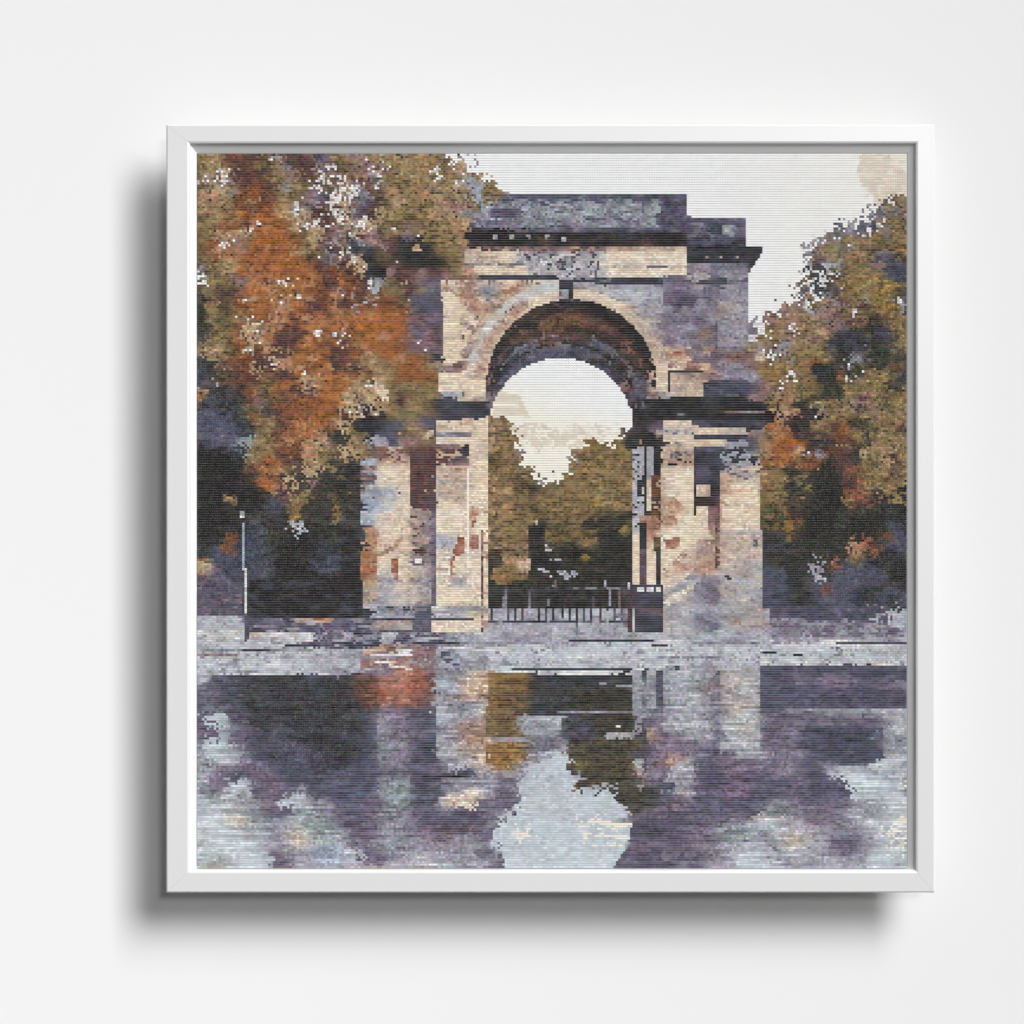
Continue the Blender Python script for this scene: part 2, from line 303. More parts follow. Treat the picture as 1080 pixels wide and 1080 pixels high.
# sky seen through the arch
sky = (circ(*bk) & (PY <= 454)) | M([(515,454),(668,454),(665,460),(651,464),(640,468),(622,468),(612,472),(602,482),(600,500),(590,508),(575,510),(560,502),(553,488),(547,470),(541,458),(536,442),(522,442),(516,448)])
lay(sky, 'S')
lay(sky & M([(517,412),(545,410),(552,425),(560,440),(575,448),(610,446),(640,452),(660,450),(640,462),(600,470),(560,470),(520,440)]) & (smooth(7,3,51) > -.15), 'q')
lay(sky & R(600,448,650,462) & (smooth(4,2,52) > .1), 'D')
# the trees beyond the arch
cr = M([(514,438),(524,441),(531,438),(538,444),(542,456),(548,470),(549,482),(555,492),(561,502),(575,509),(592,509),(600,500),(601,486),(611,472),(622,468),(632,463),(642,470),(652,464),(655,452),(668,448),(668,660),(514,660)])
cr &= ~(sky & (edge > -.05) & ~M([(516,446),(536,446),(545,480),(560,508),(590,511),(604,500),(612,474),(632,466),(668,455),(668,500),(516,500)]))
lay(cr & (PY < 560), 'T', 'toyoTK', .62, 77)
lay(cr & R(514,505,548,560), 't', 'sTTor', .6)
lay(cr & (PY < 560) & (smooth(3,2.4,61) > .35), 'o', 'dyKo', .7)
lay(M([(548,470),(556,490),(548,500),(540,478)]) & (edge > 0), 'P', 'pT', .6)
lay(R(603,470,614,490) & (edge > -.3) & cr, 'v', 'NPB', .6); lay(R(600,484,606,500), 'B', 'a', .5)
lay(circ(572,509,7) & (PY < 512) & cr, 'P', 'BpN', .6)
lay(cr & M([(609,470),(622,466),(634,462),(652,468),(668,480),(668,540),(600,540),(600,500)]), 'T', 'tyoTo', .6, 78)
lay(R(513,548,556,612) & cr, 'T', 'tsooT', .6); lay(M([(514,578),(528,580),(530,606),(514,612)]), 'K', 'kod', .6)
dk = (M([(556,555),(580,545),(600,560),(630,540),(668,538),(668,650),(513,650),(513,612),(556,612)]))
lay(dk, 'k', 'kKKd', .6, 80)
lay(dk & R(575,540,632,580) & (smooth(5,4,63) > -.2), 'T', 'yodK', .75); lay(dk & R(630,535,668,560) & (edge > .1), 'd', 'oT', .4)
lay(M([(545,590),(558,586),(560,602),(552,604),(545,600)]), 'C', 't', .5); lay(circ(617,588,4), 'y')
lay(R(520,600,545,616) & (edge > -.5), 'T', 'tyr', .6); lay(circ(659,560,6), 'T', 'yo', .5)
for x, y, w in ((571,600,4),(577,603,5),(583,606,3),(586,590,6),(592,604,5),(601,606,5),(607,604,4),(598,609,4),(571,575,5),(578,580,4),(567,552,3),(586,618,3)):
    lay(R(x-w,y-2,x+w,y+2) & (edge > -.2), 'P', 'wBG', .5)
# paving and the gate railings in the opening
lay(R(513,643,668,657), 'G', 'PgAG', .6); lay(R(513,655,668,658.5), 'n', 'Ng', .6)
lay(R(513,658,668,668), 'G', 'gAPG', .6)
lay(R(515,641,560,643.5) & (PX > 547), 'G', 'g', .3)
for i, x in enumerate(np.arange(519, 666, 8.1)):
    lay(R(x-1, 642, x+1.4, 656), 'nkNnm'[i % 5])
    if i % 2: lay(R(x+3, 624+(i*5 % 6), x+5.2, 642), 'NgNnv'[i % 5])
lay(R(594,619.5,668,621.8), 'g', 'N', .5); lay(R(515,622.5,594,624.5) & (edge > 0), 'N')
for x, y0, y1, c in ((593,621,652,'k'),(608,656,667,'N'),(639,612,618,'G'),(644,619,640,'P'),(641,645,664,'w'),(664,614,622,'G'),(664.5,622,668,'m'),(668,648,668,'w'),(534.5,620,644,'g'),(559,622,642,'g'),(578,632,640,'g'),(625,628,642,'u'),(653,622,642,'u'),(586,612,622,'u'),(648,640,655,'N')):
    lay(R(x-1.3,y0,x+1.3,y1), c)
# --- cornice at the springing
lay(M([(458,421),(512,421),(511,428),(498,434),(490,439),(460,440)]), 'n', 'kKnN', .75); lay(R(462,433,496,441), 'n', 'Nkp', .6)
lay(R(482,417,513,422), 'C', 'Pgs', .5)
lay(M([(680,420),(787,418),(787,427),(807,427),(806,435),(819,436),(804,452),(790,455),(730,447),(700,443),(680,444),(672,452),(676,425)]), 'k', 'Kknk', .7)
lay(R(748,432.5,806,435.5), 'u', 'mP', .5); lay(R(714,435,728,438), 'g', 'N', .4); lay(R(682,419.5,716,421.5), 'P', 'gG', .5); lay(R(730,443,806,448), 'v', 'Nn', .5)
lay(M([(668,424),(692,424),(690,440),(684,452),(676,462),(674,472),(663,473),(656,466),(658,458),(667,450)]), 'k', 'kKnvb', .7)
lay(R(745,424,806,427), 'N', 'kn', .5)
# capital courses of the piers
lay(R(460,444,494,449), 'c', 'Csu', .5); lay(R(492,443,495,460), 'c'); lay(R(460,449,505,456), 'c', 'Cs', .4); lay(R(461,456,498,461), 'p', 'Pg', .5); lay(R(460,461,505,468), 'c', 'WC', .4)
lay(R(457,469,496,490), 'u', 'msCmv', .75, 90); lay(R(488,470,494,482), 'k', 'n', .4); lay(R(494,466,512,492), 'c', 'CsW', .4)
lay(R(700,443,729,453), 'c', 'CGcP', .5); lay(R(690,453,732,458), 'P', 'CvG', .6); lay(R(699,458,732,467), 'c', 'CW', .4); lay(R(732,451,765,459), 'c', 'CcsG', .5)
lay(R(765,454,787,458), 'G', 'CP', .5); lay(R(700,466,732,472), 'C', 'gsmN', .7); lay(R(728,466,765,471), 'c', 'sC', .5); lay(R(765,466,790,470), 'P', 'BG', .6)
lay(R(697,470,734,484), 'C', 'gvsnPs', .75, 91); lay(R(700,484,732,492), 's', 'uCk', .6)
lay(R(732,459,805,464), 'n', 'Nkv', .6); lay(R(732,471,805,476), 'v', 'Nng', .7); lay(R(757,474,805,498), 'N', 'gGnkPB', .85, 92)
lay(R(770,451,787,458), 'G', 'C', .4); lay(R(790,457,803,464), 'u', 'p', .4)
# --- left pier
lay(R(380.5,540,397,555), 'A', 'BP', .6); lay(M([(384,556),(397,554),(397,612),(381,612),(381,582),(389,580),(389,570),(384,568)]), 's', 'eOCs', .6); lay(R(381,612,397,642), 'C', 'PGp', .6)
lay(R(381,480,397,530), 'B', 'NsuG', .7)
pl = R(397,488,432,642)
lay(pl, 'c', 'cCcsWG', .6, 93); lay(pl & circ(402,525,16) & (edge > -.4), 'B', 'GAP', .5); lay(R(412,588,420,612), 'e', 'rs', .4)
lay(pl & M([(397,598),(412,596),(418,620),(432,622),(432,642),(397,642)]), 'G', 'cBPGc', .6); lay(M([(397,584),(415,575),(424,562),(426,568),(416,580),(398,588)]), 's', 'eu', .5)
lay(R(397,470,432,488), 's', 'eumsC', .8, 94); lay(R(429.5,488,432.5,640), 'C', 'ct', .3)
lay(R(432,470,459.5,533), 'm', 'mRbmv', .6, 95); lay(R(432,533,459.5,596), 'u', 'mgCsP', .8, 96); lay(R(432,596,459.5,642), 'P', 'CGgct', .7, 97); lay(R(456,530,460,642), 'v', 'pN', .4)
lay(R(436,588,447,596), 'v'); lay(R(437.5,589.5,445.5,595), 'W')
pr = R(460,492,511,642)
lay(pr, 'c', 'cDWCs', .5, 98); lay(R(460,494,493,530), 'C', 'cBPse', .7, 99); lay(R(478,500,491,524) & (edge > -.1), 's', 'eB', .5)
lay(R(492,494,495,600), 'D'); lay(pr & R(461,564,482,578), 'B', 'cPG', .6)
lay(M([(485,563),(490,568),(491,584),(479,588),(477,610),(474,611),(474,590),(480,576)]), 'e', 'sru', .5)
lay(M([(495,534),(506,536),(500,556),(496,558)]) , 's', 'e', .4); lay(R(495,564,504,580),'e','su',.5); lay(R(495,580,497,600),'s'); lay(R(476,610,494,622) & (edge > -.3), 'B', 'GP', .5)
lay(R(508,560,511,668), 'u', 'm', .4); lay(R(511,540,514,668), 'c', 's', .4); lay(R(504,545,508,600), 'c')
# plinths
lay(R(396,640,459,645), 'g', 'NPn', .6); lay(R(392,647,438,652), 'G', 'Pg', .5); lay(R(456,640,470,645),'W'); lay(R(470,640,510,644),'g','PG',.5); lay(R(454,645,492,652), 'G', 'WPg', .5)
lay(R(390,652,500,654), 'n', 'N', .5); lay(R(391,654,434,664), 's', 'CGPg', .7); lay(R(434,652,454,666), 'N', 'gp', .5); lay(R(454,654,508,668), 'c', 'cDCP', .5); lay(R(388,664,452,669), 'N', 'vng', .6)
# --- right pier
lay(R(668,475,678,562), 'G', 'AwPn', .55); lay(R(671,505,677,524), 'n'); lay(R(678.5,470,682.5,552), 'k'); lay(R(682.5,470,689.5,505), 'G', 'P', .4); lay(R(683,505,689,540), 'c', 'C', .4)
lay(R(689.5,465,697.5,500), 'k', 'n', .3); lay(R(688,500,697,560), 'r', 'bsd', .6); lay(R(674,545,683,560), 'e', 's', .5); lay(R(683,545,692,572),'s','ue',.5)
lay(R(668,563,674.5,616), 'c'); lay(R(674.5,552,683,578), 'k', 'n', .3); lay(R(675,578,683,616), 'm', 'vp', .6); lay(R(683,571,692,616), 'c', 'C', .3); lay(R(690,566,700,582), 'd', 'To', .5); lay(R(692,582,700,620), 'n', 'kNm', .6)
rp = R(697,492,732,668)
lay(rp, 'c', 'cDWC', .45, 110); lay(M([(697,524),(712,524),(722,534),(712,545),(716,552),(706,556),(697,552)]), 's', 'eCs', .6)
lay(M([(700,570),(716,566),(718,576),(704,580)]), 'e', 's', .4); lay(M([(700,600),(732,572),(758,560),(758,590),(732,600),(700,612)]) & (smooth(4,2,121) > -.3), 's', 'CcuP', .6)
lay(rp & (PX < 702) & (PY < 545), 'C', 'su', .5); lay(M([(722,552),(732,548),(758,545),(732,560),(712,566)]), 'c', 'W', .4)
lay(M([(700,622),(718,614),(732,600),(732,668),(700,668)]), 'G', 'PcgCA', .7, 111); lay(M([(700,634),(734,612),(734,618),(702,642)]), 'c', 'D', .4)
lay(M([(716,612),(728,608),(724,622),(708,622)]), 'B', 'g', .5)
rc = R(732,476,758.5,668)
lay(rc & (PY < 533), 'n', 'kvNk', .7, 112); lay(R(735,490,750,500), 'v', 'p', .5); lay(R(733.5,510,749,522.5), 'C', 'cPs', .6); lay(R(734,526,756,533.5), 'm', 'kb', .4)
lay(rc & (PY >= 533) & (PY < 570), 'c', 'cCW', .4); lay(R(748,533,758.5,590), 'u', 'sCu', .6); lay(R(754.5,533,758.5,598),'m','bu',.5); lay(R(732,470,733.5,545), 'k')
lay(rc & (PY >= 570) & (PY < 606) & (smooth(5,2,122) > -.2), 's', 'CPu', .6); lay(rc & (PY >= 606), 'P', 'gpvBP', .75, 113); lay(R(744,608,758,642), 'p', 'vP', .5); lay(R(742,655,757,666), 'N', 'g', .5)
rq = R(758.5,492,802,668)
lay(R(758.5,498,775,530), 's', 'Cuc', .6); lay(rq & (PX > 772) & (PY < 510), 'C', 'vPG', .6); lay(rq & (PX > 770) & (PY > 508), 'c', 'CcW', .4, 114); lay(R(758.5,522,803,562), 'c', 'CcsD', .5, 115)
lay(R(758.5,562,805,592), 'C', 'scPGW', .75, 116); lay(R(758.5,592,805,640), 'G', 'cPCsAgG', .75, 117); lay(R(758.5,640,811,668), 'G', 'APsCgG', .75, 118)
lay(R(794,565,800,576), 'v', 'P', .4); lay(R(765,606,774,612) & (edge > -.2), 'n', 'P', .4); lay(R(770,652,782,660), 's', 'Oa', .6)
for x, y0, y1, c in ((461.5,492,642,'W'),(431,490,640,'C'),(495.5,470,600,'C'),(733,545,600,'C'),(759.8,500,600,'s'),(700.8,474,560,'C'),(800.5,500,560,'C')):
    lay(R(x-1.25,y0,x+1.25,y1) & (edge > -.7), c)
for x0, y, x1, c in ((460,493,494,'C'),(697,493,732,'C'),(759,517,802,'s'),(397,489,431,'C'),(460,530,508,'C'),(698,541,731,'C'),(399,548,431,'C'),(760,560,803,'G'),(462,586,507,'G'),(398,612,431,'P'),(700,650,811,'g'),(700,641,811,'G'),(705,297,788,'N'),(700,312,762,'p'),(724,300,756,'n'),(743,404,787,'n'),(726,286,788,'g'),(757,330,787,'p'),(700,352,756,'p'),(707,392,743,'n')):
    lay(R(x0,y-1.2,x1,y+1.3) & (edge > -.4), c)
# guard box by the pier
lay(R(670.5,616,700,668), 'n', 'Nvnk', .6); lay(R(673,641,700,650), 'v', 'um', .5); lay(R(672,640,699,643),'k','d',.3)
for x0, x1 in ((672,679),(681.5,689.5),(692,697.5)): lay(R(x0,619.5,x1,625.2), 'W')
# --- foreground paving
pv = M([(208,651),(256,650),(262,668),(300,665),(330,662),(390,666),(513,668),(668,668),(812,664),(830,668),(880,672),(957,672),(957,701),(880,700),(780,702),(668,704),(513,708),(396,708),(300,711),(250,712),(208,712)])
n1 = smooth(11, 1.5, 130)+.5*runs(131, .86)
lay(pv, 'G', 'gPGGAwP', .8, 132)
lay(pv & (PY > 676) & ((PX < 330) | (PX > 515)), 'w', 'GGwAPwWg', .75, 133)
lay(pv & (PX > 300) & (PX < 470) & (PY > 652) & (PY < 685) & (smooth(8,3,134) > -.6), 'p', 'NvPgGn', .75, 135)
lay(pv & (PX > 380) & (PX < 460) & (PY > 680) & (smooth(7,3,136) > -.6), 'u', 'seCpu', .7, 137)
lay(pv & (PX > 460) & (PX < 486) & (PY > 680), 'g', 'NBPG', .7, 138)
lay(pv & (PX > 812) & (PY < 672), 'p', 'PvgGu', .7, 139)
lay(pv & (PX > 208) & (PX < 330) & (PY > 664) & (PY < 676) & (smooth(9,2,128) > -.2), 'W', 'CGw', .6)
lay(pv & (n1 > 1.05) & (PY > 674), 'W'); lay(pv & (n1 < -1.15), 'g')
for x0, y, x1, c in ((490,677,600,'g'),(600,676.5,690,'n'),(686,679.5,704,'n'),(694,681,704,'m'),(730,677,790,'g'),(790,677,956,'N'),(210,685,330,'g'),(256,684.5,300,'n'),(300,681,400,'n'),(540,706,668,'n'),(208,690,250,'u'),
                     (836,690,846,'k'),(805,687,820,'n'),(590,697,660,'G'),(870,673,956,'P'),(515,672,660,'P'),(800,681,950,'W'),(270,692,420,'P'),(438,673,468,'G'),(438,678,485,'n')):
    lay(R(x0,y-1.2,x1,y+1.3) & (runs(int(x0+y), .9) > -1.3), c)
lay(R(208,650,257,653.5), 'G', 'gW', .4); lay(R(257,646,262.5,674), 'v', 'Nn', .5); lay(R(262,650,264,664), 'P')
lay(R(313,653,350,658), 's', 'CG', .5); lay(R(330,652.5,352,655),'O','s',.4); lay(R(350,653,390,657), 'P', 'gC', .5); lay(R(372,663,392,669), 'k', 'n', .4)
lay(R(936,646,957,648), 'W'); lay(R(936,648,938.5,662), 'w'); lay(R(940,654,951,664), 'G', 'wA', .5); lay(R(925,646,927.5,658), 'G'); lay(R(918,657,928,659), 'P')
lay(R(806,641,812,655), 'G', 'P', .4)
# --- street lamp on the left
lay(R(254,539,257.5,547.5), 'P'); lay(R(252.5,544,257.8,547.2), 'W'); lay(R(255.6,551,258,602), 'B'); lay(R(257.6,600,260.4,652), 'W'); lay(R(257.6,640,260.2,654),'P'); lay(R(258,654,260.5,676), 'n')
lay(R(344,629.5,348.5,634.5), 'P')
lay(R(208,589,226,592), 'O', 'Cy', .5); lay(R(208,592,216,610), 'C', 'st', .5); lay(M([(208,409),(218,412),(216,420),(208,425)]), 't', 'O', .4)
# --- reflections
lay(R(398,712,432,742), 'e', 'eusC', .5, 140); lay(R(432,712,453,746), 'e', 'urR', .5, 141); lay(R(375,715,398,752), 'R', 'bme', .6, 142)
lay(R(432,746,460,850) & (edge > -.7), 'N', 'vpn', .5, 143); lay(R(460,710,472,728), 'B', 'G', .5); lay(R(460,742,472,765), 'w', 'G', .5); lay(R(460,768,486,796), 'G', 'gPw', .6)
lay(R(486,759,512,777), 's', 'CsP', .5, 144); lay(R(487,784,512,796), 'C', 'sPG', .6); lay(R(506,795,512,815), 'c', 's', .4)
lay(R(512,709,515,795), 'C', 'u', .4); lay(R(515,709,558,746), 'y', 'byTmo', .7, 145); lay(R(513,746,552,777), 'T', 'yomd', .65, 146); lay(R(512,781,546,808) & (edge > -.75), 'y', 'OToy', .6, 147)
lay(R(512,777,560,781.5), 'P', 'gG', .5); lay(R(544,756,600,772), 'G', 'agPA', .7, 148); lay(R(560,771,604,792), 'P', 'gavp', .7, 149)
lay(R(472,837,499,846.5), 'c', 'qtD', .4); lay(R(472,846,482,851),'t')
lay(R(558,711,668,755), 'n', 'NdKk', .7, 150); lay(R(610,728,668,775), 'd', 'KkdK', .6, 151); lay(R(592,758,626,780), 'N', 'vnd', .6, 152)
lay(R(600,780,668,838), 'd', 'yKTndK', .7, 153); lay(R(648,826,692,858), 'd', 'KkoN', .6, 154)
lay(R(615,832,650,837), 'N'); lay(R(616,825.5,650,829), 'G', 'wP', .4); lay(R(640,773.5,674,776), 'P', 'G', .4); lay(R(648.5,722.5,668,725.5), 'G'); lay(R(650,706,658,708.5),'w')
lay(R(649,765.5,654,768), 'W'); lay(R(632,720,640,723),'G')
for x0, x1, c, mx in ((668,676,'G','Pg'),(676,682,'N','gn'),(682,691,'G','Pg'),(691,699,'N','n')): lay(R(x0,706,x1,752), c, mx, .4)
lay(R(669,752,699,835) & (edge > .1), 'p', 'vPN', .6); lay(R(683,768,689,782), 's', 'C', .4); lay(R(676,757,681,800), 'n', 'Nk', .4); lay(R(684,790,690,830), 'p', 'Pu', .5)
lay(R(669,800,678,812), 'P', 'Gw', .5); lay(M([(698,797),(708,802),(714,808),(702,808)]), 's', 'O', .4); lay(R(719,833,725,839), 's', 'Oc', .5); lay(R(721,836,726,839),'W')
lay(R(699,706,732,752), 'G', 'PGga', .6, 155); lay(R(755,706,760,790) & (edge>-.5), 'v', 'pN', .5); lay(R(732,800,760,862) & (edge > -.6), 'N', 'vp', .5)
lay(R(394,783.8,399,786), 'W'); lay(R(311,793.5,316,796), 'W'); lay(R(308,787,315,792), 'P'); lay(R(315,796,321,798.5), 'g')
for x, y in ((297,807),(301,805.5),(306,804),(309,803),(293,809.5),(318,830),(308,832)): lay(R(x-1.5,y-1.2,x+1.5,y+1.2), 'P')
lay(M([(548,800),(566,800),(551,820),(543,840),(542,857),(520,874),(518,882),(527,900),(532,917),(505,917),(500,880),(505,850),(530,820)]) & (smooth(5,2.4,431) > -.5), 'p', 'PvgpN', .75, 432)
lay(M([(668,858),(700,850),(740,858),(760,880),(740,917),(645,917),(658,898),(664,884)]) & (smooth(6,2.4,433) > -.45), 'v', 'NpPun', .75, 434)
for k in range(26): lay(R(801+k*1.3, 880+k*1.25, 803.6+k*1.3, 882.6+k*1.25) & (edge > -.5), 'N')
refl = M([(587,794),(600,799),(604,812),(608,832),(644,834),(652,844),(662,853),(667,862),(667,868),(663,884),(658,898),(645,917),(533,917),(527,900),(518,882),(520,874),(530,862),(542,857),(544,840),(551,820),(560,806),(568,801),(578,800)])
lay(refl, 'A', 'AwAA', .5, 160); lay(refl & R(555,800,600,900) & (smooth(14,5,161) > .15), 'w')
lay(refl & (PX > 612) & R(612,866,668,892) & (runs(162, .8) > -.2), 'D', 'DwA', .5); lay(refl & R(545,874,565,886) & (edge > 0), 'D'); lay(refl & R(642,864,667,867), 'g', 'G', .4)
lay(refl & R(618,852,645,880) & (edge > .62), 'D'); lay(refl & (runs(163,.7) > 1.9), 'G')
wl = (PY > 707) & ~refl
st = smooth(13, 1.1, 171) + .45*runs(172, .9)
water_shift = np.where(wl, np.clip(st, -1.4, 1.4), 0)
for x0, y, x1, c in ((842,749,957,'G'),(860,750.5,920,'a'),(792,862,818,'c'),(818,862,870,'G'),(850,864,885,'p'),(460,819,494,'k'),(388,822,466,'n'),(466,821,620,'P'),(556,756.5,588,'G'),(588,752,668,'P'),(668,754,740,'g'),(700,825,733,'w'),(672,880,710,'n'),(445,772,459,'P')):
    lay(R(x0,y-1.2,x1,y+1.3), c)

lay(M([(908,236),(918,226),(925,214),(935,216),(942,209),(947,206),(957,204),(957,262),(905,246)]) & (edge > -.75), 'T', 'TyNgTo', .75, 401)
lay(M([(918,228),(925,214),(935,216),(934,240),(905,246),(880,247),(880,238),(906,236)]) & (edge > -.5), 'N', 'PgNW', .6, 402)
lay(M([(843,262),(866,248),(880,244),(900,246),(880,254),(850,268)]) & (edge > -.4), 'P', 'pTgW', .6, 403)
lay(R(802,456,816,520) & (edge > -1.2), 'T', 'OstoR', .7, 404); lay(R(802,516,822,560), 'T', 'oKyd', .7, 405); lay(R(805,560,830,600), 'K', 'nNkd', .6, 406); lay(R(805,598,830,642), 'N', 'nvN', .5, 407)
lay(R(812,640,957,652) & (PX < 925), 'N', 'vpn', .5, 408); lay(M([(812,652),(925,656),(957,666),(957,671),(880,672),(812,668)]), 'p', 'PvgG', .7, 409)
lay(R(360,560,380.5,640), 'k', 'Knk', .5, 410); lay(R(368,500,380.5,560), 'K', 'kond', .6, 411)
lay(R(398,744,432,800), 'P', 'gpGauv', .8, 412); lay(R(398,800,432,824), 'p', 'gvPa', .7, 413); lay(R(414,745,432,776), 'p', 'uvP', .6, 414)
lay(M([(222,713),(398,712),(398,824),(345,828),(300,822),(268,800),(250,770),(232,745)]) & (edge+.8*smooth(7,4,415) > -.9), 'N', 'vnpNn', .75, 416)
lay(M([(254,713),(386,712),(384,762),(376,796),(352,818),(328,806),(322,786),(296,772),(266,768),(252,738)]) & (edge+.8*smooth(6,3,417) > -.7), 'K', 'nKNkn', .75, 418)
lay(M([(376,713),(398,713),(398,750),(384,750),(374,730)]) & (edge > -.7), 'R', 'bme', .6, 419)
lay(M([(802,752),(925,752),(930,768),(905,768),(850,770),(846,792),(802,796)]) & (edge > -.9), 'p', 'vPpgNv', .8, 424)
lay(R(760,704,802,748), 'G', 'PwAsgC', .8, 419); lay(R(760,748,802,800) & (smooth(6,3,420) > -.6), 'G', 'AaCPw', .8, 420); lay(R(699,752,732,772), 'G', 'wPaG', .6, 421)
lay(R(802,702,957,748) & (smooth(9,3,422) > -.75), 'N', 'NvnpN', .7, 422)
for x, y, w, h in ((880,717,22,8),(838,715,10,6),(945,722,12,6),(912,760,5,8)):
    lay(((np.abs(PX-x)/w)**2+(np.abs(PY-y)/h)**2 < 1+.6*edge), 'p', 'uvPu', .7, int(x))
lay(M([(848,768),(900,764),(918,770),(921,786),(912,804),(900,808),(880,806),(860,796),(846,786)]) & (edge > -.8), 'N', 'nNvn', .6, 423)

lay(R(208,606,256,649) & (edge > -1.1), 'v', 'pNvnuN', .8, 610); lay(R(264,612,382,652) & (PY < 651), 'k', 'nkKNk', .6, 611)
lay(R(264,651,312,666), 'n', 'NpvPg', .8, 612); lay(R(313,657,392,667), 'v', 'pNPv', .75, 613); lay(R(350,651,392,657), 'p', 'PgN', .7, 614)
lay(R(313,653.5,350,657.5), 's', 'CG', .5); lay(R(330,652,352,654.5), 'O', 's', .4); lay(R(257.6,600,260.4,650), 'W'); lay(R(257,646,262.5,674), 'v', 'Nn', .5)
for rr in (88, 84.5, 81):
    IDX[vault & (np.abs(ft-rr) < .9) & (edge > -.5) & (PY < 408)] = LI['k']
for t in (.35, .6, .82):
    c = tuple(fr[i]+(bk[i]-fr[i])*t for i in range(3)); d = np.hypot(PX-c[0], PY-c[1])
    IDX[vault & (np.abs(d-c[2]) < 1.0) & (PY < c[1]) & (edge > -.2)] = LI['g' if t == .6 else 'u']
tr = (PX > 806) & (PY > 250) & (PY < 540) & (smooth(2,1.7,620) > -.35)
for src, dst in (('N','KoTd'), ('p','uTom'), ('v','bom'), ('n','Kd')):
    m_ = tr & (IDX == LI[src]); lay(m_, dst[0], dst[1:], .6, 621+ord(src))
# ragged leafy skylines: edge stitches borrow their neighbour's colour
wj = np.round(smooth(2.0,1.6,601)*2.6+rng.normal(0,1,(NC,NC))*.8).astype(int); wi = np.round(smooth(2.0,1.6,602)*2.6+rng.normal(0,1,(NC,NC))*.8).astype(int)
jj, ii_ = np.mgrid[0:NC, 0:NC]
WI = IDX[np.clip(jj+wj,0,NC-1), np.clip(ii_+wi,0,NC-1)]
zone = (R(521,446,660,516)) | (R(516,796,612,912) & (PX < 640)) | R(606,826,668,862) | (R(806,205,957,345)) | R(470,162,530,204)
IDX = np.where(zone, WI, IDX)
lay(M([(514,438),(524,441),(531,438),(538,444),(534,470),(514,480)]) & (edge > -.6), 'T', 'tsoTu', .7, 603)
# --- stray light and dark stitches in the foliage
foli = (np.isin(IDX, [LI[c] for c in 'TtoOrRymbusCd'])) & (PY < 540) & ((PX < 462) | (PX > 805) | ((PX < 530) & (PY < 262)))
r1 = rng.random((NC, NC)); clump = smooth(3, 2.4, 201)+.6*smooth(1.5, 1.2, 202)
IDX[foli & (r1 < .045) & (clump > .1)] = LI['C']
IDX[foli & (r1 > .955) & (clump > .3)] = LI['s']
IDX[foli & (r1 > .30) & (r1 < .35) & (clump < 0)] = LI['b']
IDX[foli & (r1 > .40) & (r1 < .43) & (clump < -.2)] = LI['k']
for x, y, w, h in ((236,186,4,7),(231,181,3,3),(216,190,4,4),(234,198,4,3),(346,186,8,6),(350,176,7,4),(337,199,3,3),(358,205,9,7),(361,197,5,4),(352,222,6,6),(360,228,4,6),(372,199,4,3),(378,240,9,8),(384,232,6,6),(370,246,6,4),
                   (311,222,4,5),(320,236,6,3),(326,238,3,2.5),(287,168,3,2),(386,168,3,3),(363,266,5,4),(374,274,5,4),(384,282,3,3),(391,300,3,8),(214,292,3,3),(303,292,2.5,2),(292,298,2.5,2.5),(335,270,2,2),(313,271,2.5,1.5),
                   (236,257,4,4),(246,255,3,3),(265,242,3,3),(272,236,3,3),(362,312,3,2),(368,318,3,2.5),(316,312,2.5,3.5),(293,320,4,2.5),(256,317,3,3),(461,181,5,4),(459,186,3,3),(399,181,6,4),(402,190,3,4),(484,192,5,4),(478,166,3,3),(487,170,6,3),(491,163,9,4),(398,196,5,3),
                   (414,241,3,2),(440,250,2,3),(443,362,2,3),(448,369,2,2),(273,350,3,2.5),(275,361,2,3),(261,370,4,2),(288,383,3,3),(336,352,4,3),(353,353,2.5,2),(358,361,3,2),(322,409,2,3),(325,407,2,3),(389,407,3,2),(397,437,3,2),(387,431,3,2),(365,434,3,2),(321,393,3,2),
                   (810,375,6,5),(818,366,4,5),(825,375,2.5,3),(800,346,3,3),(807,370,4,3),(820,410,4,2),(830,398,3,5),(893,400,3,4),(892,385,4,3),(903,328,3,3),(852,323,6,4),(851,296,4,4),(842,312,5,3),(835,345,4,3),(925,237,5,3),(916,237,4,2.5),(852,478,2.5,2),(861,439,1.5,2),(920,393,2.5,1.2),(897,260,2,2),(950,317,4,4)):
    m = ((np.abs(PX-x)/w)**2+(np.abs(PY-y)/h)**2 < .8+1.1*edge) & (fn > -.35)
    lay(m, 'W', 'SGcw', .6, int(x*7+y))
for x, y, w, h, c, mx in ((437,268,16,12,'k','Kkn'),(430,262,8,8,'K','kn'),(452,276,10,6,'k','K'),(440,262,5,4,'t','C'),(366,288,5,5,'m','kb'),(392,278,6,14,'k','Kn'),(384,262,12,3,'k','N'),(363,320,8,6,'m','Rb'),(388,450,14,8,'k','nK'),(386,444,8,5,'n','k'),
                          (356,380,7,15,'m','Rb'),(308,352,14,8,'m','bR'),(300,394,7,4,'b','m'),(842,452,9,12,'k','Km'),(872,515,14,26,'k','Kk'),(868,392,12,10,'K','kn'),(894,360,18,14,'n','NKk'),(930,355,12,10,'K','nN'),(945,287,12,13,'N','nN'),(932,270,9,5,'N','p')):
    m = (np.abs(PX-x)/w)**2+(np.abs(PY-y)/h)**2 < 1.0+.8*edge
    lay(m, c, mx, .6, int(x*3+y))

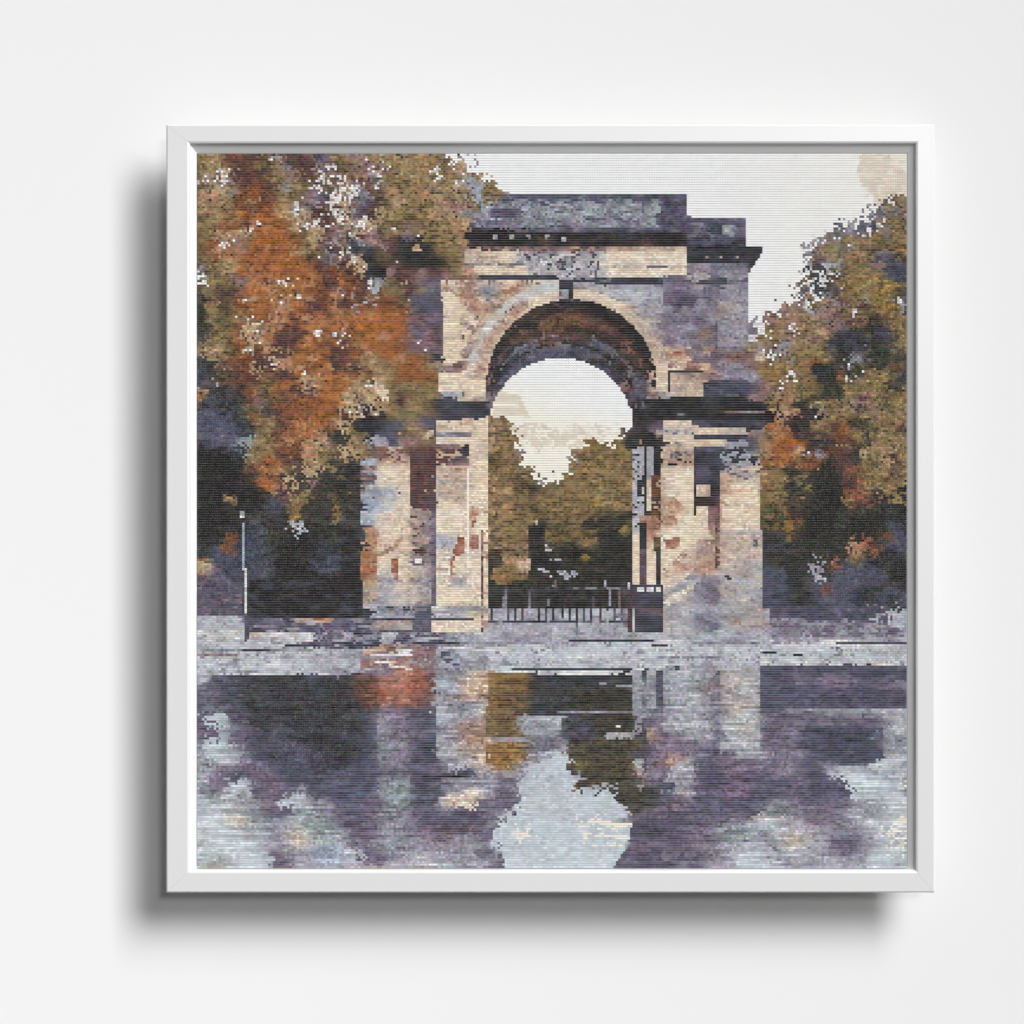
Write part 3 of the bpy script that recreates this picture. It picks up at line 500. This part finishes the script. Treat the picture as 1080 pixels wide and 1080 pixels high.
# --- colours of the individual stitches
base = FB[IDX]
nl = .38*runs(301, .4) + .60*smooth(2.6, 1.6, 302) + .40*rng.normal(0, 1, (NC, NC))
PURP = (PY > 704) & (IDX == LI['u'])
base[PURP] = (128,106,124)
is_sky = np.isin(IDX, [LI['S'], LI['D'], LI['q']])
crisp = np.isin(IDX, [LI['S'], LI['D'], LI['q']]) | ((IDX == LI['W']) & fol & (PY < 560))
base[fol & (IDX == LI['C'])] = (182,158,126)
base[fol & (IDX == LI['s'])] = (176,132,100)
def shift(a, dy, dx):
    return np.roll(np.roll(a, dy, 0), dx, 1)
for it, (sg, mixw) in enumerate(((60, .75), (48, .6))):
    acc = np.zeros_like(base); wt = np.zeros((NC, NC, 1))
    for dy in (-1, 0, 1):
        for dx in (-2, -1, 0, 1, 2):
            o_ = shift(base, dy, dx)
            d2 = ((o_-base)**2).sum(-1, keepdims=True)
            w_ = np.exp(-d2/(2*sg*sg))*math.exp(-(dx*dx/4+dy*dy)/1.6)
            w_ = w_*(~shift(crisp, dy, dx))[..., None]
            acc += o_*w_; wt += w_
    sm = acc/np.maximum(wt, 1e-6)
    ok = (~crisp)[..., None] & (wt > 1e-3)
    base = np.where(ok, base*(1-mixw)+sm*mixw, base)
sel = (stone | (PY > 706)) & ~crisp
for it in range(2):
    acc = np.zeros_like(base); wt = np.zeros((NC, NC, 1))
    for dy in (-1, 0, 1):
        for dx in (-3, -2, -1, 0, 1, 2, 3):
            o_ = shift(base, dy, dx)
            w_ = np.exp(-((o_-base)**2).sum(-1, keepdims=True)/(2*46*46))*math.exp(-(dx*dx/6+dy*dy)/1.8)*(~shift(crisp, dy, dx))[..., None]
            acc += o_*w_; wt += w_
    mx_ = np.where((vault | cr), .25, np.where(PY > 706, .62, .6))[..., None]
    base = np.where(sel[..., None] & (wt > 1e-3), base*(1-mx_)+mx_*acc/np.maximum(wt, 1e-6), base)
wsel = (PY > 712) & ~refl & ~crisp
acc = np.zeros_like(base); wt = np.zeros((NC, NC, 1))
for dy in (-1, 0, 1):
    for dx in range(-4, 5):
        o_ = shift(base, dy, dx)
        w_ = np.exp(-((o_-base)**2).sum(-1, keepdims=True)/(2*95*95))*math.exp(-(dx*dx/9+dy*dy)/1.6)*(~shift(crisp | refl, dy, dx))[..., None]
        acc += o_*w_; wt += w_
base = np.where(wsel[..., None] & (wt > 1e-3), base*.4+.6*acc/np.maximum(wt, 1e-6), base)
t_top = np.clip((PX-690)/260, 0, 1)*(PY < 380)
t_arc = np.clip((PY-396)/40 + (570-PX)/110, 0, 1.15)*(PY >= 378)*(PY < 520)*(PX > 500)*(PX < 680)
t_ = np.clip((t_top*.65+t_arc)*.9 + .07*smooth(6, 2, 305)*(t_top+t_arc > .05), 0, 1)[..., None]
S_ = (IDX == LI['S'])[..., None]
base = np.where(S_, base*(1-t_)+np.array([246,239,227.])*t_, base)
Q_ = (IDX == LI['q'])[..., None]
base = np.where(Q_, base*.6+.4*np.array([240,232,218.]), base)
leafy = fol | (cr & ~np.isin(IDX, [LI['S'], LI['D'], LI['q']]))
nl = np.where(leafy, nl + .55*smooth(1.5, 1.25, 306)+.25*rng.normal(0, 1, (NC, NC)), nl)
nl = np.where((stone & ~cr & ~vault), nl*.9, nl)
nl = np.where(wat_, nl*1.1 + .5*smooth(4, 1.05, 307)*(~refl), nl)
lum = 1 + FL[IDX]*nl
lum *= 1 + .10*water_shift
hue = np.stack([runs(311, .5), runs(312, .5), runs(313, .5)], -1)
rgb = base*lum[..., None] + hue*FH[IDX][..., None]*.5
q = np.where(FL[IDX] > .05, 8.0, 3.0)[..., None]
rgb = np.clip(np.round(rgb/q)*q, 18, 250)
def lin(c):
    c = np.asarray(c, float)/255
    return np.where(c <= .04045, c/12.92, ((c+.055)/1.055)**2.4)
GAIN = 1.06
ALB = np.clip(lin(rgb)*GAIN, .005, .95)

# ------------------------------------------------------------------ materials
def mat(name, col, rough, spec=.5, bump=None, weave=False):
    m = bpy.data.materials.new(name); m.use_nodes = True
    nt = m.node_tree; b = nt.nodes['Principled BSDF']
    b.inputs['Base Color'].default_value = (*col, 1); b.inputs['Roughness'].default_value = rough
    b.inputs['Specular IOR Level'].default_value = spec
    if bump:
        tc = nt.nodes.new('ShaderNodeTexCoord'); n = nt.nodes.new('ShaderNodeTexNoise')
        n.inputs['Scale'].default_value = bump[0]; n.inputs['Detail'].default_value = 4
        nt.links.new(tc.outputs['Object'], n.inputs['Vector'])
        bp = nt.nodes.new('ShaderNodeBump'); bp.inputs['Strength'].default_value = bump[1]; bp.inputs['Distance'].default_value = bump[2]
        nt.links.new(n.outputs['Fac'], bp.inputs['Height']); nt.links.new(bp.outputs['Normal'], b.inputs['Normal'])
    return m
M_WALL = mat('white_wall_paint', (.80,.80,.80), .9, .05, (220, .12, .0004))
M_FRAME = mat('white_satin_lacquer', (.73,.73,.73), .38, 1.0, (60, .05, .0003))
M_FRAME.node_tree.nodes['Principled BSDF'].inputs['IOR'].default_value = 1.8
M_CLOTH = mat('aida_cloth_shaded', (.33,.33,.34), .95, .1, (1500, .3, .0002))  # white cloth coloured grey, standing in for groove shade between stitch rows
M_BOARD = mat('backing_board', (.45,.38,.30), .9, .2)
M_THREAD = mat('cotton_thread', (.5,.5,.5), .9, .04)
nt = M_THREAD.node_tree
at_ = nt.nodes.new('ShaderNodeAttribute'); at_.attribute_name = 'thread_colour'
nt.links.new(at_.outputs['Color'], nt.nodes['Principled BSDF'].inputs['Base Color'])

# ------------------------------------------------------------------ geometry
def W(px, py, d):                                   # design millimetres -> metres, for a plane d behind the frame front
    s = (CAM_D+d)/CAM_D/1000
    return ((px-540)*s, d, (540-py)*s)
def mesh(name, verts, faces, material, parent=None, smooth_=False):
    me = bpy.data.meshes.new(name); me.from_pydata(verts, [], faces); me.validate(); me.update()
    me.materials.append(material)
    o = bpy.data.objects.new(name, me); COL.objects.link(o)
    if parent: o.parent = parent
    if smooth_:
        for p in me.polygons: p.use_smooth = True
    return o

# wall
wall = mesh('wall', [(-6,D_WALL,-4),(6,D_WALL,-4),(6,D_WALL,4),(-6,D_WALL,4),(-6,D_WALL+.1,-4),(6,D_WALL+.1,-4),(6,D_WALL+.1,4),(-6,D_WALL+.1,4)],
            [(0,1,2,3),(7,6,5,4),(0,4,5,1),(1,5,6,2),(2,6,7,3),(3,7,4,0)], M_WALL)
wall['kind'] = 'structure'; wall['label'] = 'plain matt white wall behind the framed picture'

root = bpy.data.objects.new('framed_picture', None); COL.objects.link(root)
BASE = (.0406, D_WALL, -.4015)
root.location = BASE; root.empty_display_size = .05
root['label'] = 'white framed cross-stitch picture of a stone triumphal arch among autumn trees and its reflection'
root['category'] = 'picture'

# frame: four mitred rails; each ring of the profile is a rectangle (left, top, right, bottom) at a depth
O = (175.3, 131.3, 986.0, 941.5); I = (200.8, 152.2, 965.0, 917.6); C = (207.4, 161.4, 957.0, 916.2)
def ins(r, a): return (r[0]+a, r[1]+a, r[2]-a, r[3]-a)
wo = lambda r, d: r
BK = .0125
rings = [(ins(O,15), BK, 1), (O, .0028, 1), (O, .0016, 0), (ins(O,.5), .0005, 0), (ins(O,1.5), 0, 0), (ins(I,-3.2), 0, 0), (ins(I,-1.4), .0006, 0), (ins(I,-.3), .0018, 0), (I, .0034, 0), (C, D_CLOTH+.0005, 2), (C, BK, 2)]
def ring_pts(r, d, mode):
    if mode == 2: f = lambda x, y: W(x, y, D_CLOTH+.0005)[0::2]
    else: f = lambda x, y: ((x-540)/1000, (540-y)/1000)
    l, t, rr, b = r
    return [(f(x, y)[0], d, f(x, y)[1]) for x, y in ((l,t),(rr,t),(rr,b),(l,b))]
RP = [ring_pts(*r) for r in rings]
for k, nm in enumerate(('top', 'right', 'bottom', 'left')):
    a, b_ = k, (k+1) % 4
    v = []
    for p in RP:
        for q_ in (p[a], p[b_]): v.append((q_[0]-BASE[0], q_[1]-BASE[1], q_[2]-BASE[2]))
    # leave a hairline at the mitres
    cxm = sum(p[0] for p in v)/len(v); czm = sum(p[2] for p in v)/len(v)
    horiz = k in (0, 2)
    v = [((p[0]*(1)-(math.copysign(.00008, p[0]) if horiz else 0)), p[1], p[2]-(math.copysign(.00008, p[2]-.4) if not horiz else 0)) for p in v]
    n = len(RP); f = []
    for i in range(n):
        j = (i+1) % n
        f.append((2*i, 2*i+1, 2*j+1, 2*j))
    f.append(tuple(2*i for i in range(n))); f.append(tuple(2*i+1 for i in reversed(range(n))))
    o = mesh('frame_rail', v, f, M_FRAME, root)
    import bmesh
    bm = bmesh.new(); bm.from_mesh(o.data); bmesh.ops.recalc_face_normals(bm, faces=bm.faces); bm.to_mesh(o.data); bm.free()

def boxm(name, x0, y0, x1, y1, d0, d1, material, parent, off=BASE):
    s = [W(x, y, d0)[0::2] for x, y in ((x0,y0),(x1,y0),(x1,y1),(x0,y1))]
    v = [(p[0]-off[0], d-off[1], p[1]-off[2]) for d in (d0, d1) for p in s]
    return mesh(name, v, [(0,3,2,1),(4,5,6,7),(0,1,5,4),(1,2,6,5),(2,3,7,6),(3,0,4,7)], material, parent)
boxm('backing_board', 208.2, 162.4, 956.2, 915.4, D_CLOTH+.0042, BK+.002, M_BOARD, root)
boxm('hanging_batten', 300, 250, 860, 310, BK+.0022, D_WALL, M_BOARD, root)
boxm('spacer_batten', 300, 770, 860, 830, BK+.0022, D_WALL, M_BOARD, root)
cloth = boxm('embroidery_cloth', 207.7, 161.7, 956.7, 915.9, D_CLOTH+.00045, D_CLOTH+.004, M_CLOTH, root)

# the stitches: each a cross of two raised threads over the cloth
s_ = (CAM_D+D_CLOTH)/CAM_D/1000
ox = (PX-540).ravel()*s_; oz = (540-PY).ravel()*s_
hx = SX*s_/2*1.0; hz = SY*s_/2*.86
tw = .95                                            # thread width against the half cell
def thread(sgn, y_mid, y_end):
    # six corners: two ends by (edge, ridge, edge)
    pts = []
    for e in (-1, 1):
        ex, ez = e, e*sgn
        for w_ in (-1, 0, 1):
            x = ex - w_*tw*sgn*.5*e*0 + (w_*tw*.75 if True else 0)*(-sgn)
            z = ez + w_*tw*.75
            pts.append((np.clip(x, -1, 1)*hx, y_mid if w_ == 0 else y_end, np.clip(z, -1, 1)*hz))
    return pts
TH = thread(1, -.00006, .00012) + thread(-1, -.00022, .0)
TH = np.array(TH)
NS = NC*NC; NV = len(TH)
co = np.empty((NS, NV, 3), np.float32)
jit = rng.normal(0, 1, (3, NS, 1))
co[:, :, 0] = ox[:, None] + TH[None, :, 0]*(1+.03*jit[0]) - BASE[0]
co[:, :, 1] = D_CLOTH + TH[None, :, 1] + .00002*jit[1] - BASE[1]
co[:, :, 2] = oz[:, None] + TH[None, :, 2]*(1+.04*jit[2]) - BASE[2]
quads = np.array([(0,1,4,3),(1,2,5,4),(6,7,10,9),(7,8,11,10)])
fc = (quads[None] + (np.arange(NS)*NV)[:, None, None]).reshape(-1, 4)
me = bpy.data.meshes.new('stitches')
me.vertices.add(NS*NV); me.vertices.foreach_set('co', co.ravel())
me.loops.add(fc.size); me.loops.foreach_set('vertex_index', fc.ravel().astype(np.int32))
me.polygons.add(len(fc)); me.polygons.foreach_set('loop_start', (np.arange(len(fc))*4).astype(np.int32))
me.update(calc_edges=True)
ca = me.attributes.new('thread_colour', 'FLOAT_COLOR', 'FACE')
colr = np.ones((NS, 4, 4), np.float32); colr[:, :, :3] = ALB.reshape(NS, 1, 3)
colr[:, :2, :3] *= .94
ca.data.foreach_set('color', colr.ravel())
me.materials.append(M_THREAD)
sto = bpy.data.objects.new('stitches', me); COL.objects.link(sto); sto.parent = cloth

# ------------------------------------------------------------------ camera, light
cam = bpy.data.cameras.new('camera'); co_ = bpy.data.objects.new('camera', cam); COL.objects.link(co_)
cam.sensor_width = 36; cam.lens = 36*CAM_D/1.08; cam.clip_start = .05; cam.clip_end = 60
co_.location = (0, -CAM_D, 0); co_.rotation_euler = (math.radians(90), 0, 0)
SC.camera = co_

def area(name, loc, target, size, power, spread=180, col=(1,1,1)):
    l = bpy.data.lights.new(name, 'AREA'); l.shape = 'SQUARE'; l.size = size; l.energy = power; l.spread = math.radians(spread); l.color = col
    o = bpy.data.objects.new(name, l); COL.objects.link(o); o.location = loc
    from mathutils import Vector
    o.rotation_euler = (Vector(target)-Vector(loc)).to_track_quat('-Z', 'Y').to_euler()
    return o
area('softbox', (7.0, -11.25, 8.0), (-12, 0, -12), 10.0, 1480, 60)
area('added_sheen_lamp', (3.0, -12, 3.0), (0, 0, 0), 1.8, 250)  # added lamp, brightens the frame's gloss towards its upper-right corner
w = bpy.data.worlds.new('World'); SC.world = w; w.use_nodes = True
w.node_tree.nodes['Background'].inputs['Color'].default_value = (1,1,1,1)
w.node_tree.nodes['Background'].inputs['Strength'].default_value = .11

SC.view_settings.view_transform = 'Standard'; SC.view_settings.look = 'None'
SC.view_settings.exposure = 0; SC.view_settings.gamma = 1; SC.view_settings.use_curve_mapping = False
